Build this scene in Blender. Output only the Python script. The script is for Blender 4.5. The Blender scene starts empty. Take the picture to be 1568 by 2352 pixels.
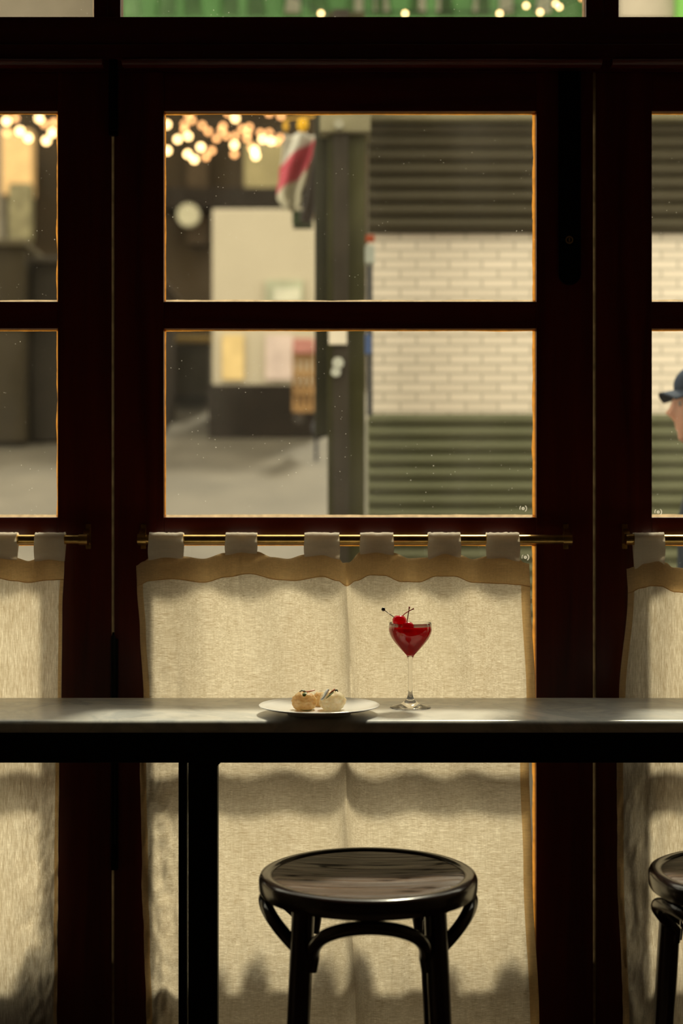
import bpy, bmesh, math, random
from mathutils import Vector, Matrix, noise, Euler
random.seed(7)
PI = math.pi
SC = bpy.context.scene
C = SC.collection

# ------------------------------------------------------------ camera, light
F, HX, HY, EYE = 50/36*2352, 784.0, 1176.0, 1.429
cam_d = bpy.data.cameras.new('camera'); cam = bpy.data.objects.new('camera', cam_d); C.objects.link(cam)
cam.location = (0, 0, EYE); cam.rotation_euler = (PI/2, 0, 0)
cam_d.sensor_fit = 'VERTICAL'; cam_d.sensor_height = 36; cam_d.sensor_width = 24; cam_d.lens = 50
cam_d.clip_start = .05; cam_d.clip_end = 200
cam_d.dof.use_dof = True; cam_d.dof.focus_distance = 2.76; cam_d.dof.aperture_fstop = 2.15
SC.camera = cam

W = bpy.data.worlds.new('overcast_sky'); SC.world = W; W.use_nodes = True
bg = W.node_tree.nodes['Background']; bg.inputs[0].default_value = (1.0, .92, .75, 1); bg.inputs[1].default_value = 2.0
sun_d = bpy.data.lights.new('daylight_sun', 'SUN'); sun = bpy.data.objects.new('daylight_sun', sun_d); C.objects.link(sun)
sun_d.energy = 3.5; sun_d.color = (1.0, .90, .70); sun_d.angle = math.radians(8)
sun.rotation_euler = Vector((-.29, -1, -1.45)).to_track_quat('-Z', 'Y').to_euler(); sun.location = (2, 8, 9)
SC.view_settings.view_transform = 'Standard'; SC.view_settings.look = 'None'
SC.view_settings.gamma = 1; SC.view_settings.use_curve_mapping = False; SC.view_settings.exposure = 0.42
SC.cycles.max_bounces = 16; SC.cycles.transmission_bounces = 16; SC.cycles.transparent_max_bounces = 16

# ------------------------------------------------------------ helpers
def P(px, py, D): return Vector(((px-HX)*D/F, D, EYE-(py-HY)*D/F))
def PX(px, D): return (px-HX)*D/F
def PZ(py, D): return EYE-(py-HY)*D/F

def lerp_tab(t, x):
    if x <= t[0][0]: return t[0][1]
    for (a, b), (c, d) in zip(t, t[1:]):
        if x <= c:
            s = (x-a)/(c-a); s = s*s*(3-2*s); return b+(d-b)*s
    return t[-1][1]

class MB:
    def __init__(s): s.v = []; s.f = []
    def add(s, vs, fs):
        n = len(s.v); s.v += [Vector(v) for v in vs]; s.f += [tuple(i+n for i in f) for f in fs]; return s
    def box(s, a, b, bev=0.0):
        (x0, y0, z0), (x1, y1, z1) = [min(p, q) for p, q in zip(a, b)], [max(p, q) for p, q in zip(a, b)]
        bev = min(bev, (x1-x0)*.45, (y1-y0)*.45, (z1-z0)*.45)
        if bev <= 0:
            return s.add([(x, y, z) for z in (z0, z1) for y in (y0, y1) for x in (x0, x1)],
                         [(0,2,3,1),(4,5,7,6),(0,1,5,4),(2,6,7,3),(0,4,6,2),(1,3,7,5)])
        bm = bmesh.new(); bmesh.ops.create_cube(bm, size=1)
        for v in bm.verts: v.co = Vector(((x0+x1)/2+v.co.x*(x1-x0), (y0+y1)/2+v.co.y*(y1-y0), (z0+z1)/2+v.co.z*(z1-z0)))
        bmesh.ops.bevel(bm, geom=bm.edges[:], offset=bev, segments=2, profile=.6, affect='EDGES')
        bm.verts.index_update()
        s.add([v.co.copy() for v in bm.verts], [tuple(v.index for v in f.verts) for f in bm.faces]); bm.free(); return s
    def tube(s, pts, r, n=14, cap=True, flat=1.0, up=None):
        pts = [Vector(p) for p in pts]; rs = r if isinstance(r, (list, tuple)) else [r]*len(pts)
        vs = []; prev = None
        for i, p in enumerate(pts):
            t = (pts[min(i+1, len(pts)-1)]-pts[max(i-1, 0)]).normalized()
            if prev is None:
                a = Vector(up) if up else (Vector((0, 0, 1)) if abs(t.z) < .9 else Vector((1, 0, 0)))
                u = (a-t*a.dot(t)).normalized()
            else: u = (prev-t*prev.dot(t)).normalized()
            prev = u; w = t.cross(u)
            for k in range(n):
                an = 2*PI*k/n; vs.append(p+u*math.cos(an)*rs[i]*flat+w*math.sin(an)*rs[i])
        fs = [(i*n+k, i*n+(k+1)%n, (i+1)*n+(k+1)%n, (i+1)*n+k) for i in range(len(pts)-1) for k in range(n)]
        if cap: fs += [tuple(range(n))[::-1], tuple((len(pts)-1)*n+k for k in range(n))]
        return s.add(vs, fs)
    def lathe(s, prof, c, n=48, closed=False):
        c = Vector(c); vs = []
        for r, z in prof:
            for k in range(n):
                an = 2*PI*k/n; vs.append(c+Vector((max(r, 1e-5)*math.cos(an), max(r, 1e-5)*math.sin(an), z)))
        m = len(prof); fs = []
        for i in range(m if closed else m-1):
            j = (i+1) % m
            fs += [(i*n+k, i*n+(k+1)%n, j*n+(k+1)%n, j*n+k) for k in range(n)]
        return s.add(vs, fs)
    def ball(s, c, r, n=20, sc=(1, 1, 1), fn=None):
        c = Vector(c); vs = []; m = n//2
        for i in range(m+1):
            th = PI*i/m
            for k in range(n):
                ph = 2*PI*k/n; d = Vector((math.sin(th)*math.cos(ph), math.sin(th)*math.sin(ph), math.cos(th)))
                q = Vector((d.x*sc[0], d.y*sc[1], d.z*sc[2]))*r
                if fn: q = fn(d, q)
                vs.append(c+q)
        return s.add(vs, [(i*n+k, (i+1)*n+k, (i+1)*n+(k+1)%n, i*n+(k+1)%n) for i in range(m) for k in range(n)])
    def grid(s, fn, nu, nv):
        vs = [fn(i/nu, j/nv) for j in range(nv+1) for i in range(nu+1)]; w = nu+1
        return s.add(vs, [(j*w+i, j*w+i+1, (j+1)*w+i+1, (j+1)*w+i) for j in range(nv) for i in range(nu)])
    def prism(s, poly, y0, y1):      # poly of (x,z)
        n = len(poly)
        return s.add([(x, y0, z) for x, z in poly]+[(x, y1, z) for x, z in poly],
                     [tuple(range(n)), tuple(range(2*n-1, n-1, -1))]+[(i, n+i, n+(i+1)%n, (i+1)%n) for i in range(n)])
    def build(s, name, mat, parent=None, loc=None, smooth=False, sub=0, angle=40, solid=0):
        base = Vector(loc) if loc is not None else Vector((0, 0, 0))
        off = base
        if parent is not None:
            q = parent; acc = Vector((0, 0, 0))
            while q is not None: acc += q.location; q = q.parent
            off = acc
        me = bpy.data.meshes.new(name); me.from_pydata([v-off for v in s.v], [], s.f); me.validate()
        bm = bmesh.new(); bm.from_mesh(me); bmesh.ops.remove_doubles(bm, verts=bm.verts, dist=1e-6)
        bmesh.ops.recalc_face_normals(bm, faces=bm.faces); bm.to_mesh(me); bm.free()
        if smooth:
            me.shade_smooth()
            try: me.set_sharp_from_angle(angle=math.radians(angle))
            except Exception: pass
        o = bpy.data.objects.new(name, me); C.objects.link(o)
        if parent is not None: o.parent = parent
        else: o.location = base
        if mat: me.materials.append(mat)
        if solid:
            m = o.modifiers.new('solid', 'SOLIDIFY'); m.thickness = solid; m.offset = 0
        if sub:
            m = o.modifiers.new('sub', 'SUBSURF'); m.levels = sub; m.render_levels = sub
        return o

def tag(o, label=None, cat=None, group=None, kind=None):
    if label: o['label'] = label
    if cat: o['category'] = cat
    if group: o['group'] = group
    if kind: o['kind'] = kind
    return o
def thing(name, loc, label=None, cat=None, group=None, kind=None):
    o = bpy.data.objects.new(name, None); C.objects.link(o); o.location = loc; o.empty_display_size = .05
    return tag(o, label, cat, group, kind)
def copy_tree(o, loc=None, rz=None, parent=None):
    c = o.copy(); C.objects.link(c); c.parent = parent
    if loc is not None: c.location = loc
    if rz is not None: c.rotation_euler = (0, 0, rz)
    for ch in list(o.children): copy_tree(ch, parent=c)
    return c

# ------------------------------------------------------------ materials
class NT:
    def __init__(s, name):
        s.m = bpy.data.materials.new(name); s.m.use_nodes = True; s.t = s.m.node_tree; s.t.nodes.clear()
        s.out = s.n('ShaderNodeOutputMaterial')
    def n(s, ty, **kw):
        x = s.t.nodes.new(ty)
        for k, v in kw.items():
            if hasattr(x, k) and k not in ('Scale',): setattr(x, k, v)
        return x
    def l(s, a, b): s.t.links.new(a, b)
    def pb(s, col=(.5, .5, .5), rough=.5, metal=0, **kw):
        b = s.n('ShaderNodeBsdfPrincipled')
        b.inputs['Base Color'].default_value = (*col, 1); b.inputs['Roughness'].default_value = rough; b.inputs['Metallic'].default_value = metal
        for k, v in kw.items(): b.inputs[k.replace('_', ' ')].default_value = v
        return b
    def coord(s, scale=(1, 1, 1), kind='Object'):
        tc = s.n('ShaderNodeTexCoord'); mp = s.n('ShaderNodeMapping'); mp.inputs['Scale'].default_value = scale
        s.l(tc.outputs[kind], mp.inputs['Vector']); return mp.outputs[0]
    def noise(s, vec, scale, detail=3, rough=.5, dist=0):
        x = s.n('ShaderNodeTexNoise'); x.inputs['Scale'].default_value = scale; x.inputs['Detail'].default_value = detail
        x.inputs['Roughness'].default_value = rough; x.inputs['Distortion'].default_value = dist; s.l(vec, x.inputs['Vector']); return x.outputs['Fac']
    def ramp(s, fac, stops):
        r = s.n('ShaderNodeValToRGB'); e = r.color_ramp.elements
        while len(e) < len(stops): e.new(.5)
        for el, (p, c) in zip(e, stops): el.position = p; el.color = (*c, 1) if len(c) == 3 else c
        s.l(fac, r.inputs[0]); return r.outputs[0]
    def mul(s, a, b, op='MULTIPLY'):
        x = s.n('ShaderNodeMath'); x.operation = op
        for i, q in enumerate((a, b)):
            if isinstance(q, (int, float)): x.inputs[i].default_value = q
            else: s.l(q, x.inputs[i])
        return x.outputs[0]
    def mix(s, fac, a, b):
        x = s.n('ShaderNodeMixShader')
        if isinstance(fac, (int, float)): x.inputs[0].default_value = fac
        else: s.l(fac, x.inputs[0])
        s.l(a, x.inputs[1]); s.l(b, x.inputs[2]); return x.outputs[0]
    def bump(s, h, target, strength=.3, dist=.002):
        b = s.n('ShaderNodeBump'); b.inputs['Strength'].default_value = strength; b.inputs['Distance'].default_value = dist
        s.l(h, b.inputs['Height']); s.l(b.outputs[0], target.inputs['Normal'])
    def done(s, sh): s.l(sh, s.out.inputs[0]); return s.m

def simple(name, col, rough=.5, metal=0, var=.25, sc=6, bump=0, **kw):
    if rough >= .45 and 'Specular_IOR_Level' not in kw: kw['Specular_IOR_Level'] = .12     # matt surfaces, low specular to keep sky reflection off dark outdoor colours
    t = NT(name); b = t.pb(col, rough, metal, **kw)
    v = t.noise(t.coord(), sc, 4)
    t.l(t.ramp(v, [(.25, tuple(c*(1-var) for c in col)), (.75, tuple(min(1, c*(1+var)) for c in col))]), b.inputs['Base Color'])
    if bump: t.bump(t.noise(t.coord(), sc*12, 4), b, bump)
    return t.done(b.outputs[0])

def wood(name, a, b_, axis='z', rough=.3, sc=30, bump=.15, coat=0):
    t = NT(name); sca = {'z': (1, 1, .05), 'x': (.05, 1, 1)}[axis]
    g = t.noise(t.coord(sca), sc, 6, .6, .6)
    b = t.pb(a, rough, 0, Coat_Weight=coat)
    t.l(t.ramp(g, [(.3, a), (.7, b_)]), b.inputs['Base Color']); t.bump(g, b, bump, .001 if bump < .9 else .006)
    return t.done(b.outputs[0])

M = {}
M['mahogany'] = wood('varnished_mahogany', (.055, .0045, .0025), (.125, .013, .006), 'z', .32, 30, .12)
M['mahogany_h'] = wood('varnished_mahogany_horizontal', (.055, .0045, .0025), (.125, .013, .006), 'x', .32, 30, .12)
def seat_wood():
    t = NT('worn_seat_wood'); v = t.coord((.055, 1, 1))
    g = t.noise(v, 60, 5, .6, .5); b = t.pb((.1, .05, .02), .30)
    t.l(t.ramp(g, [(.32, (.030, .013, .006)), (.68, (.14, .066, .028))]), b.inputs['Base Color'])
    t.l(t.ramp(g, [(.3, (.5,)*3), (.7, (.26,)*3)]), b.inputs['Roughness']); t.bump(g, b, .9, .004)
    c = t.noise(v, 34, 3, .5, .3); k = t.mul(t.mul(t.mul(c, .5, 'SUBTRACT'), 0, 'ADD'), 0, 'ADD'); ab = t.n('ShaderNodeMath'); ab.operation = 'ABSOLUTE'; t.l(k, ab.inputs[0])
    f = t.ramp(ab.outputs[0], [(.006, (1,)*3), (.026, (0,)*3)])
    d = t.n('ShaderNodeBsdfDiffuse'); d.inputs[0].default_value = (.008, .004, .002, 1)
    return t.done(t.mix(t.mul(f, .85), b.outputs[0], d.outputs[0]))
M['seat_wood'] = seat_wood()
M['bentwood'] = wood('dark_bentwood', (.012, .006, .004), (.03, .013, .009), 'z', .22, 30, .08, .4)
M['black_metal'] = simple('blackened_metal', (.01, .01, .01), .45, .6, .3)
M['black_paint'] = simple('black_painted_steel', (.006, .006, .006), .55, 0, .3)
M['brass'] = simple('aged_brass', (.62, .40, .13), .28, 1, .3, 40)
M['ceramic'] = simple('white_glazed_ceramic', (.80, .80, .80), .12, 0, .02)
M['screw'] = simple('brass_screw', (.45, .3, .12), .35, 1, .2)
M['plaster'] = simple('dark_room_plaster', (.26, .21, .15), .8)
M['floor'] = wood('dark_floor_boards', (.035, .022, .014), (.07, .045, .028), 'x', .4, 12)

def marble():
    t = NT('white_marble'); v = t.coord((1, 1, 1))
    n1 = t.noise(v, 3.5, 8, .6, 1.5)
    n2 = t.noise(v, 11, 6, .6, .8)
    c = t.ramp(n1, [(.36, (.72, .70, .65)), (.485, (.55, .56, .55)), (.54, (.70, .69, .65)), (.75, (.76, .74, .68))])
    d = t.ramp(n2, [(.35, (.88, .87, .85)), (.6, (1, 1, 1))])
    mx = t.n('ShaderNodeMixRGB'); mx.blend_type = 'MULTIPLY'; mx.inputs[0].default_value = 1; t.l(c, mx.inputs[1]); t.l(d, mx.inputs[2])
    b = t.pb((.7, .7, .65), .24); t.l(mx.outputs[0], b.inputs['Base Color']); return t.done(b.outputs[0])
M['marble'] = marble()

def linen(name, horiz=.65, vert=.4, col=(.92, .84, .65), thin=1.0, trans=.82, face=(.62, .55, .42)):
    t = NT(name)
    h = t.noise(t.coord((.07, 1, 1)), 900, 2, .6)       # weft slubs, long in x
    v = t.noise(t.coord((1, 1, .06)), 820, 2, .6)       # warp slubs, long in z
    h2 = t.noise(t.coord((.10, 1, 1)), 330, 3, .7, .4)
    v2 = t.noise(t.coord((1, 1, .08)), 260, 3, .7, .4)
    big = t.noise(t.coord((1, 1, .6)), 7, 3, .5)
    def band(x, a, lo=.36, hi=.66): 
        r = t.n('ShaderNodeMapRange'); r.inputs[1].default_value = lo; r.inputs[2].default_value = hi
        r.inputs[3].default_value = 1-a; r.inputs[4].default_value = 1; t.l(x, r.inputs[0]); return r.outputs[0]
    k = t.mul(band(h, horiz*.62), band(v, vert*.62)); k = t.mul(k, band(h2, horiz*.50)); k = t.mul(k, band(v2, vert*.50)); k = t.mul(k, band(big, .14))
    fh = t.noise(t.coord((.10, 1, 1.0)), 520, 1, .5); fv = t.noise(t.coord((1, 1, .08)), 520, 1, .5)
    def fleck(x, a):
        r = t.n('ShaderNodeMapRange'); r.inputs[1].default_value = .66; r.inputs[2].default_value = .74; r.inputs[3].default_value = 1; r.inputs[4].default_value = 1-a; t.l(x, r.inputs[0]); return r.outputs[0]
    k = t.mul(k, fleck(fh, horiz*.75)); k = t.mul(k, fleck(fv, vert*.75))
    cr = t.n('ShaderNodeMixRGB'); cr.blend_type = 'MIX'; t.l(k, cr.inputs[0])
    cr.inputs[1].default_value = (col[0]*.30, col[1]*.22, col[2]*.12, 1); cr.inputs[2].default_value = (col[0]*thin*1.12, col[1]*thin*1.12, col[2]*thin*1.15, 1)
    tr = t.n('ShaderNodeBsdfTranslucent'); t.l(cr.outputs[0], tr.inputs[0])
    df = t.n('ShaderNodeBsdfDiffuse'); df.inputs[0].default_value = (*face, 1)
    for q in (tr, df):
        t.bump(t.mul(h, v, 'ADD'), q, .25, .0006)
    return t.done(t.mix(trans, df.outputs[0], tr.outputs[0]))
M['linen_h'] = linen('natural_linen_cross_slub', .75, .34)
M['linen_v'] = linen('natural_linen_upright_slub', .25, .85)
M['linen_band'] = linen('natural_linen_doubled', .3, .15, (.95, .73, .42))

def window_glass():
    t = NT('old_window_glass')
    tp = t.n('ShaderNodeBsdfTransparent'); tp.inputs[0].default_value = (.95, .96, .93, 1)
    gl = t.n('ShaderNodeBsdfGlossy'); gl.inputs['Roughness'].default_value = .02
    fr = t.n('ShaderNodeLayerWeight'); fr.inputs[0].default_value = .5     # Schlick reflectance, the same from both sides
    sch = t.mul(t.mul(t.mul(fr.outputs['Facing'], 5, 'POWER'), .9), .025, 'ADD')
    a = t.mix(sch, tp.outputs[0], gl.outputs[0])
    vo = t.n('ShaderNodeTexVoronoi'); vo.inputs['Scale'].default_value = 75; t.l(t.coord(), vo.inputs['Vector'])
    ns = t.noise(t.coord(), 9, 3)
    th = t.mul(ns, .13); th = t.mul(th, -.028, 'ADD')
    sp = t.mul(vo.outputs['Distance'], th, 'LESS_THAN')
    tl = t.n('ShaderNodeBsdfTranslucent'); tl.inputs[0].default_value = (.95, .9, .8, 1)
    sp = t.mul(sp, .7)
    hz = t.ramp(t.noise(t.coord((1, 1, .5)), 5, 5), [(.45, (.002,)*3), (.8, (.014,)*3)])
    f2 = t.mul(sp, hz, 'MAXIMUM')
    return t.done(t.mix(f2, a, tl.outputs[0]))
M['window_glass'] = window_glass()

def translucent(name, col, dif=None, f=.7):
    t = NT(name); tr = t.n('ShaderNodeBsdfTranslucent'); df = t.n('ShaderNodeBsdfDiffuse')
    c = t.ramp(t.noise(t.coord(), 60, 4), [(.3, tuple(x*.6 for x in col)), (.7, col)])
    t.l(c, tr.inputs[0]); df.inputs[0].default_value = (*(dif or col), 1)
    return t.done(t.mix(f, df.outputs[0], tr.outputs[0]))
M['putty_pale'] = translucent('old_cream_putty', (.95, .72, .45))
M['putty_amber'] = translucent('amber_varnish_run', (.85, .36, .06))  # orange put in for daylight on the varnished sash reveals
M['seal'] = translucent('draught_seal', (.55, .47, .32))  # pale colour standing for daylight in the sash joint

def glass(name, col, ior=1.45, rough=0.0, absorb=None):
    t = NT(name); b = t.pb(col, rough, 0, IOR=ior, Transmission_Weight=1.0)
    if absorb:
        va = t.n('ShaderNodeVolumeAbsorption'); va.inputs[0].default_value = (*absorb[0], 1); va.inputs[1].default_value = absorb[1]
        t.l(va.outputs[0], t.out.inputs[1])
    return t.done(b.outputs[0])
M['crystal'] = glass('clear_drinking_glass', (1, 1, 1))
t = NT('crimson_cocktail'); b = t.pb((1, .2, .2), .02, 0, IOR=1.34, Transmission_Weight=1.0)
va = t.n('ShaderNodeVolumeAbsorption'); va.inputs[0].default_value = (.93, .02, .03, 1); va.inputs[1].default_value = 60; t.l(va.outputs[0], t.out.inputs[1])
tr_ = t.n('ShaderNodeBsdfTranslucent'); tr_.inputs[0].default_value = (.50, .004, .01, 1)
M['cocktail'] = t.done(t.mix(.68, b.outputs[0], tr_.outputs[0]))
t = NT('glossy_red_cherry'); b = t.pb((.80, .008, .03), .08, 0, Coat_Weight=1.0)
tr_ = t.n('ShaderNodeBsdfTranslucent'); tr_.inputs[0].default_value = (1, .02, .05, 1); M['cherry'] = t.done(t.mix(.5, b.outputs[0], tr_.outputs[0]))
M['cherry_stem'] = simple('red_cherry_stem', (.55, .015, .02), .35, 0, .3, 60)
M['steel'] = simple('dark_polished_steel', (.10, .09, .08), .15, 1, .1)

# ------------------------------------------------------------ room shell
YF = 3.0     # inner face of the window wall
FT = .022     # sash thickness
FL = .0      # floor
CE = 3.35
x0r, x1r, y0r = -1.95, 2.0, -1.6
def st(mb, name, mat, **kw): return tag(mb.build(name, mat, **kw), kind='structure')
st(MB().box((x0r, y0r, -.1), (x1r, YF+.08, 0)), 'floor', M['floor'])
st(MB().box((x0r, y0r, CE), (x1r, YF+.08, CE+.1)), 'ceiling', M['plaster'])
st(MB().box((x0r-.1, y0r, -.1), (x0r, YF+.08, CE+.1)), 'wall_left', M['plaster'])
st(MB().box((x1r, y0r, -.1), (x1r+.1, YF+.08, CE+.1)), 'wall_right', M['plaster'])
st(MB().box((x0r-.1, y0r-.1, -.1), (x1r+.1, y0r, CE+.1)), 'wall_back', M['plaster'])

XW = PX(262, YF); SW = PX(1365, YF)-XW
sash_x = [(XW-SW-.0055, XW-.0055), (XW, XW+SW-.003), (XW+SW+.003, XW+2*SW)]
wl = MB(); wl.box((x0r, YF, 0), (sash_x[0][0], YF+.08, CE)); wl.box((sash_x[2][1], YF, 0), (x1r, YF+.08, CE)); wl.box((sash_x[0][0], YF, 3.15), (sash_x[2][1], YF+.08, CE))
st(wl, 'wall_front', M['plaster'])

# fixed head beam above the sashes, with its moulded lip and drip ledge
hb = MB(); zb = lambda y: PZ(y, YF)
XA, XB = sash_x[0][0], sash_x[2][1]
hb.box((XA, YF-.01, zb(104)), (XB, YF+.07, zb(42)), .002)
hb.box((XA, YF-.018, zb(140)), (XB, YF+.07, zb(108)), .002)
hb.box((XA, YF-.002, zb(165)), (XB, YF+.07, zb(136)))
st(hb, 'trim_1', M['mahogany_h'])
lip = MB()
for a, b in ((XA, PX(240, YF)), (PX(285, YF), PX(1376, YF)), (PX(1400, YF), XB)):
    lip.grid(lambda u, v, a=a, b=b: Vector((a+(b-a)*u, YF-.018-.018*math.sin(v*PI), zb(141)-(zb(141)-zb(161))*v)), 1, 8)
    lip.box((a, YF-.02, zb(158)), (b, YF+.02, zb(142)))
    lip.tube([(a, YF-.026, zb(152)), (b, YF-.026, zb(152))], .007, 12)
st(lip, 'trim_2', M['mahogany_h'])
sill = MB().box((XA, YF-.01, 0), (XB, YF+.06, .10), .004)
st(sill, 'trim_3', M['mahogany_h'])

# sashes
ROWS = [(165, 254, 692), (None, 755, 1187), (None, 1252, 1685), (None, 1750, None)]
ZR = [zb(255), zb(692), zb(755), zb(1188), zb(1251), zb(1685), zb(1750)]
ZBR = (.44, .508)            # bottom rail
ZTOP, ZBOT = zb(165), .105
def putty_lit_edge(mb, x0, x1, z0, z1, w, side, seed):
    """irregular ribbon along one edge of a pane, on its outer face"""
    rnd = random.Random(seed); y0 = YF+.0185
    n = 60; vs = []
    for i in range(n+1):
        ww = w*(.80+.35*noise.noise(Vector((i*.13+seed*7.1, seed, 0)))+.12*noise.noise(Vector((i*1.1, seed, 5))))
        ww = max(.0012, ww)
        if side in 'bt':
            x = x0+(x1-x0)*i/n; z = z0 if side == 'b' else z1; s = 1 if side == 'b' else -1
            vs += [(x, y0, z-s*.002), (x, y0+.001, z+s*ww)]
        else:
            z = z0+(z1-z0)*i/n; x = x0 if side == 'l' else x1; s = 1 if side == 'l' else -1
            vs += [(x-s*.002, y0, z), (x+s*ww, y0+.001, z)]
    mb.add(vs, [(2*i, 2*i+1, 2*i+3, 2*i+2) for i in range(n)])
def ring_mark(mb, px, py, flip=1):
    c = P(px, py, YF+.013); k = YF/F
    def arc(r0, r1, a0, a1, cx=0):
        n = 12
        vs = [c+Vector((cx+r*math.cos(a0+(a1-a0)*i/n), 0, r*math.sin(a0+(a1-a0)*i/n))) for i in range(n+1) for r in (r0, r1)]
        mb.add([v+Vector((0, -.0004, 0)) for v in vs], [(2*i, 2*i+1, 2*i+3, 2*i+2) for i in range(n)])
    arc(1.2*k, 3.6*k, 0, 2*PI); arc(7*k*1.0, 8.8*k, -.95*flip, .95*flip); arc(7*k, 8.4*k, PI-.8, PI+.35)
M['etch'] = translucent('frosted_etching', (1, .95, .85), (.9, .9, .85), .6)

def sash(idx, xa, xb, il, ir, label_px=()):
    """il/ir: inner pane edges"""
    w = thing('window_%d' % idx, ((xa+xb)/2, YF, ZBOT), kind='structure')
    y0, y1 = YF, YF+FT
    for a, b in ((xa, il), (ir, xb)):
        MB().box((a, y0, ZBOT), (b, y1, ZTOP), .0018).build('stile', M['mahogany'], w)
    for nm, za, zc in (('rail', ZR[0], ZTOP), ('muntin', ZR[2], ZR[1]), ('muntin', ZR[4], ZR[3]), ('muntin', ZR[6], ZR[5]), ('rail', ZBR[0], ZBR[1]), ('rail', ZBOT, .2)):
        MB().box((il-.001, y0+.0015, za), (ir+.001, y1, zc), .0025).build(nm, M['mahogany_h'], w)
    panes = [(ZR[1], ZR[0]), (ZR[3], ZR[2]), (ZR[5], ZR[4]), (ZBR[1], ZR[6]), (.2, ZBR[0])]
    for k, (a, b) in enumerate(panes):
        if k == 4 and idx == 1:
            MB().box((il-.001, y0+.008, a), (ir+.001, y1-.008, b)).build('kick_panel', M['mahogany_h'], w); continue
        g = MB().box((il-.001, y0+.0145, a-.001), (ir+.001, y0+.0175, b+.001)).build('glass_pane', M['window_glass'], w)
        pp = MB(); putty_lit_edge(pp, il, ir, a, b, .0068, 'b', idx*10+k); pp.build('putty', M['putty_pale'], w)
        pa = MB(); putty_lit_edge(pa, il, ir, a, b, .0035, 't', idx*10+k+3); putty_lit_edge(pa, il, ir, a, b, .0068, 'r', idx*10+k+5); putty_lit_edge(pa, il, ir, a, b, .0028, 'l', idx*10+k+6)
        pa.build('putty', M['putty_amber'], w)  # amber ribbons imitate the lit wooden edges around the pane
        for m in label_px:
            if m[2] == k:
                e = MB(); ring_mark(e, m[0], m[1], m[3]); e.build('etched_mark', M['etch'], w)['label'] = 'small white etched ring mark'
    return w
w1 = sash(1, *sash_x[0], sash_x[0][0]+.125, PX(132, YF))
w2 = sash(2, *sash_x[1], PX(376, YF), PX(1231, YF), [(1201, 1168, 1, 1), (1206, 1280, 2, -1)])
w3 = sash(3, *sash_x[2], PX(1497, YF), sash_x[2][1]-.125, [(1511, 1176, 1, 1)])
# black lock plate with its screw on the centre sash, black bolts in the joint
def slot(px0, px1, py0, py1, y0, y1, rnd=True):
    r = (px1-px0)/2; cx = (px0+px1)/2; pts = [(px0, py0), (px1, py0)]
    if rnd: pts += [(cx+r*math.cos(a), py1-r+r*math.sin(a)) for a in [PI*i/14 for i in range(15)]]
    else: pts += [(px1, py1), (px0, py1)]
    return MB().prism([(PX(a, YF), PZ(b, YF)) for a, b in pts], y0, y1)
lp = slot(1282, 1332, 166, 655, YF-.007, YF+.001).build('lock_plate', M['black_metal'], w2)
ring = MB(); c = P(1307, 551, YF-.0072)
ring.tube([c+Vector((.0068*math.cos(2*PI*i/24), 0, .0068*math.sin(2*PI*i/24))) for i in range(25)], .0016, 8, False)
ring.box(c+Vector((-.0015, -.0008, -.004)), c+Vector((.002, .0004, .004)))
ring.build('keyhole', M['screw'], lp, smooth=True)
bt = MB(); bt.box(P(249, 310, YF-.012), P(272, 125, YF+.004), .003); bt.tube([P(259, 300, YF-.016), P(259, 140, YF-.016)], .006)
bt.build('bolt', M['black_metal'], w1)
bt = MB(); bt.box(P(254, 2000, YF-.010), P(272, 1466, YF+.003), .003); bt.tube([P(260, 1940, YF-.013), P(260, 1460, YF-.013)], [.005]*2); bt.tube([P(260, 1470, YF-.01), P(260, 1452, YF-.01)], [.005, .002])
bt.build('bolt', M['black_metal'], w1)
for (xa, xb, par) in ((sash_x[0][1], sash_x[1][0], w1), (sash_x[1][1], sash_x[2][0], w2)):
    MB().box((xa, YF+.004, ZBOT), (xb, YF+.006, ZTOP)).build('draught_seal', M['seal'], par)  # translucent strip added where daylight shows through the gap

# transom lights above the beam
tr_m = [(XA, PX(150-65, YF)-.6), ]
def transom(idx, il, ir, xa, xb):
    w = thing('window_%d' % idx, ((xa+xb)/2, YF, zb(42)), kind='structure')
    MB().box((xa, YF, zb(42)), (il, YF+.04, 3.15), .002).build('stile', M['mahogany'], w)
    MB().box((ir, YF, zb(42)), (xb, YF+.04, 3.15), .002).build('stile', M['mahogany'], w)
    MB().box((il, YF, 3.08), (ir, YF+.04, 3.15), .002).build('rail', M['mahogany_h'], w)
    MB().box((il, YF+.0145, zb(42)), (ir, YF+.0175, 3.08)).build('glass_pane', M['window_glass'], w)
    pp = MB(); putty_lit_edge(pp, il, ir, zb(42), 3.08, .0025, 'b', idx); putty_lit_edge(pp, il, ir, zb(42), 3.08, .006, 'r', idx+4); pp.build('putty', M['putty_pale'], w)
transom(4, XA+.05, PX(215, YF), XA, PX(245, YF))
transom(5, PX(277, YF), PX(1345, YF), PX(246, YF), PX(1385, YF))
transom(6, PX(1421, YF), XB-.05, PX(1386, YF), XB)

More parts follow.
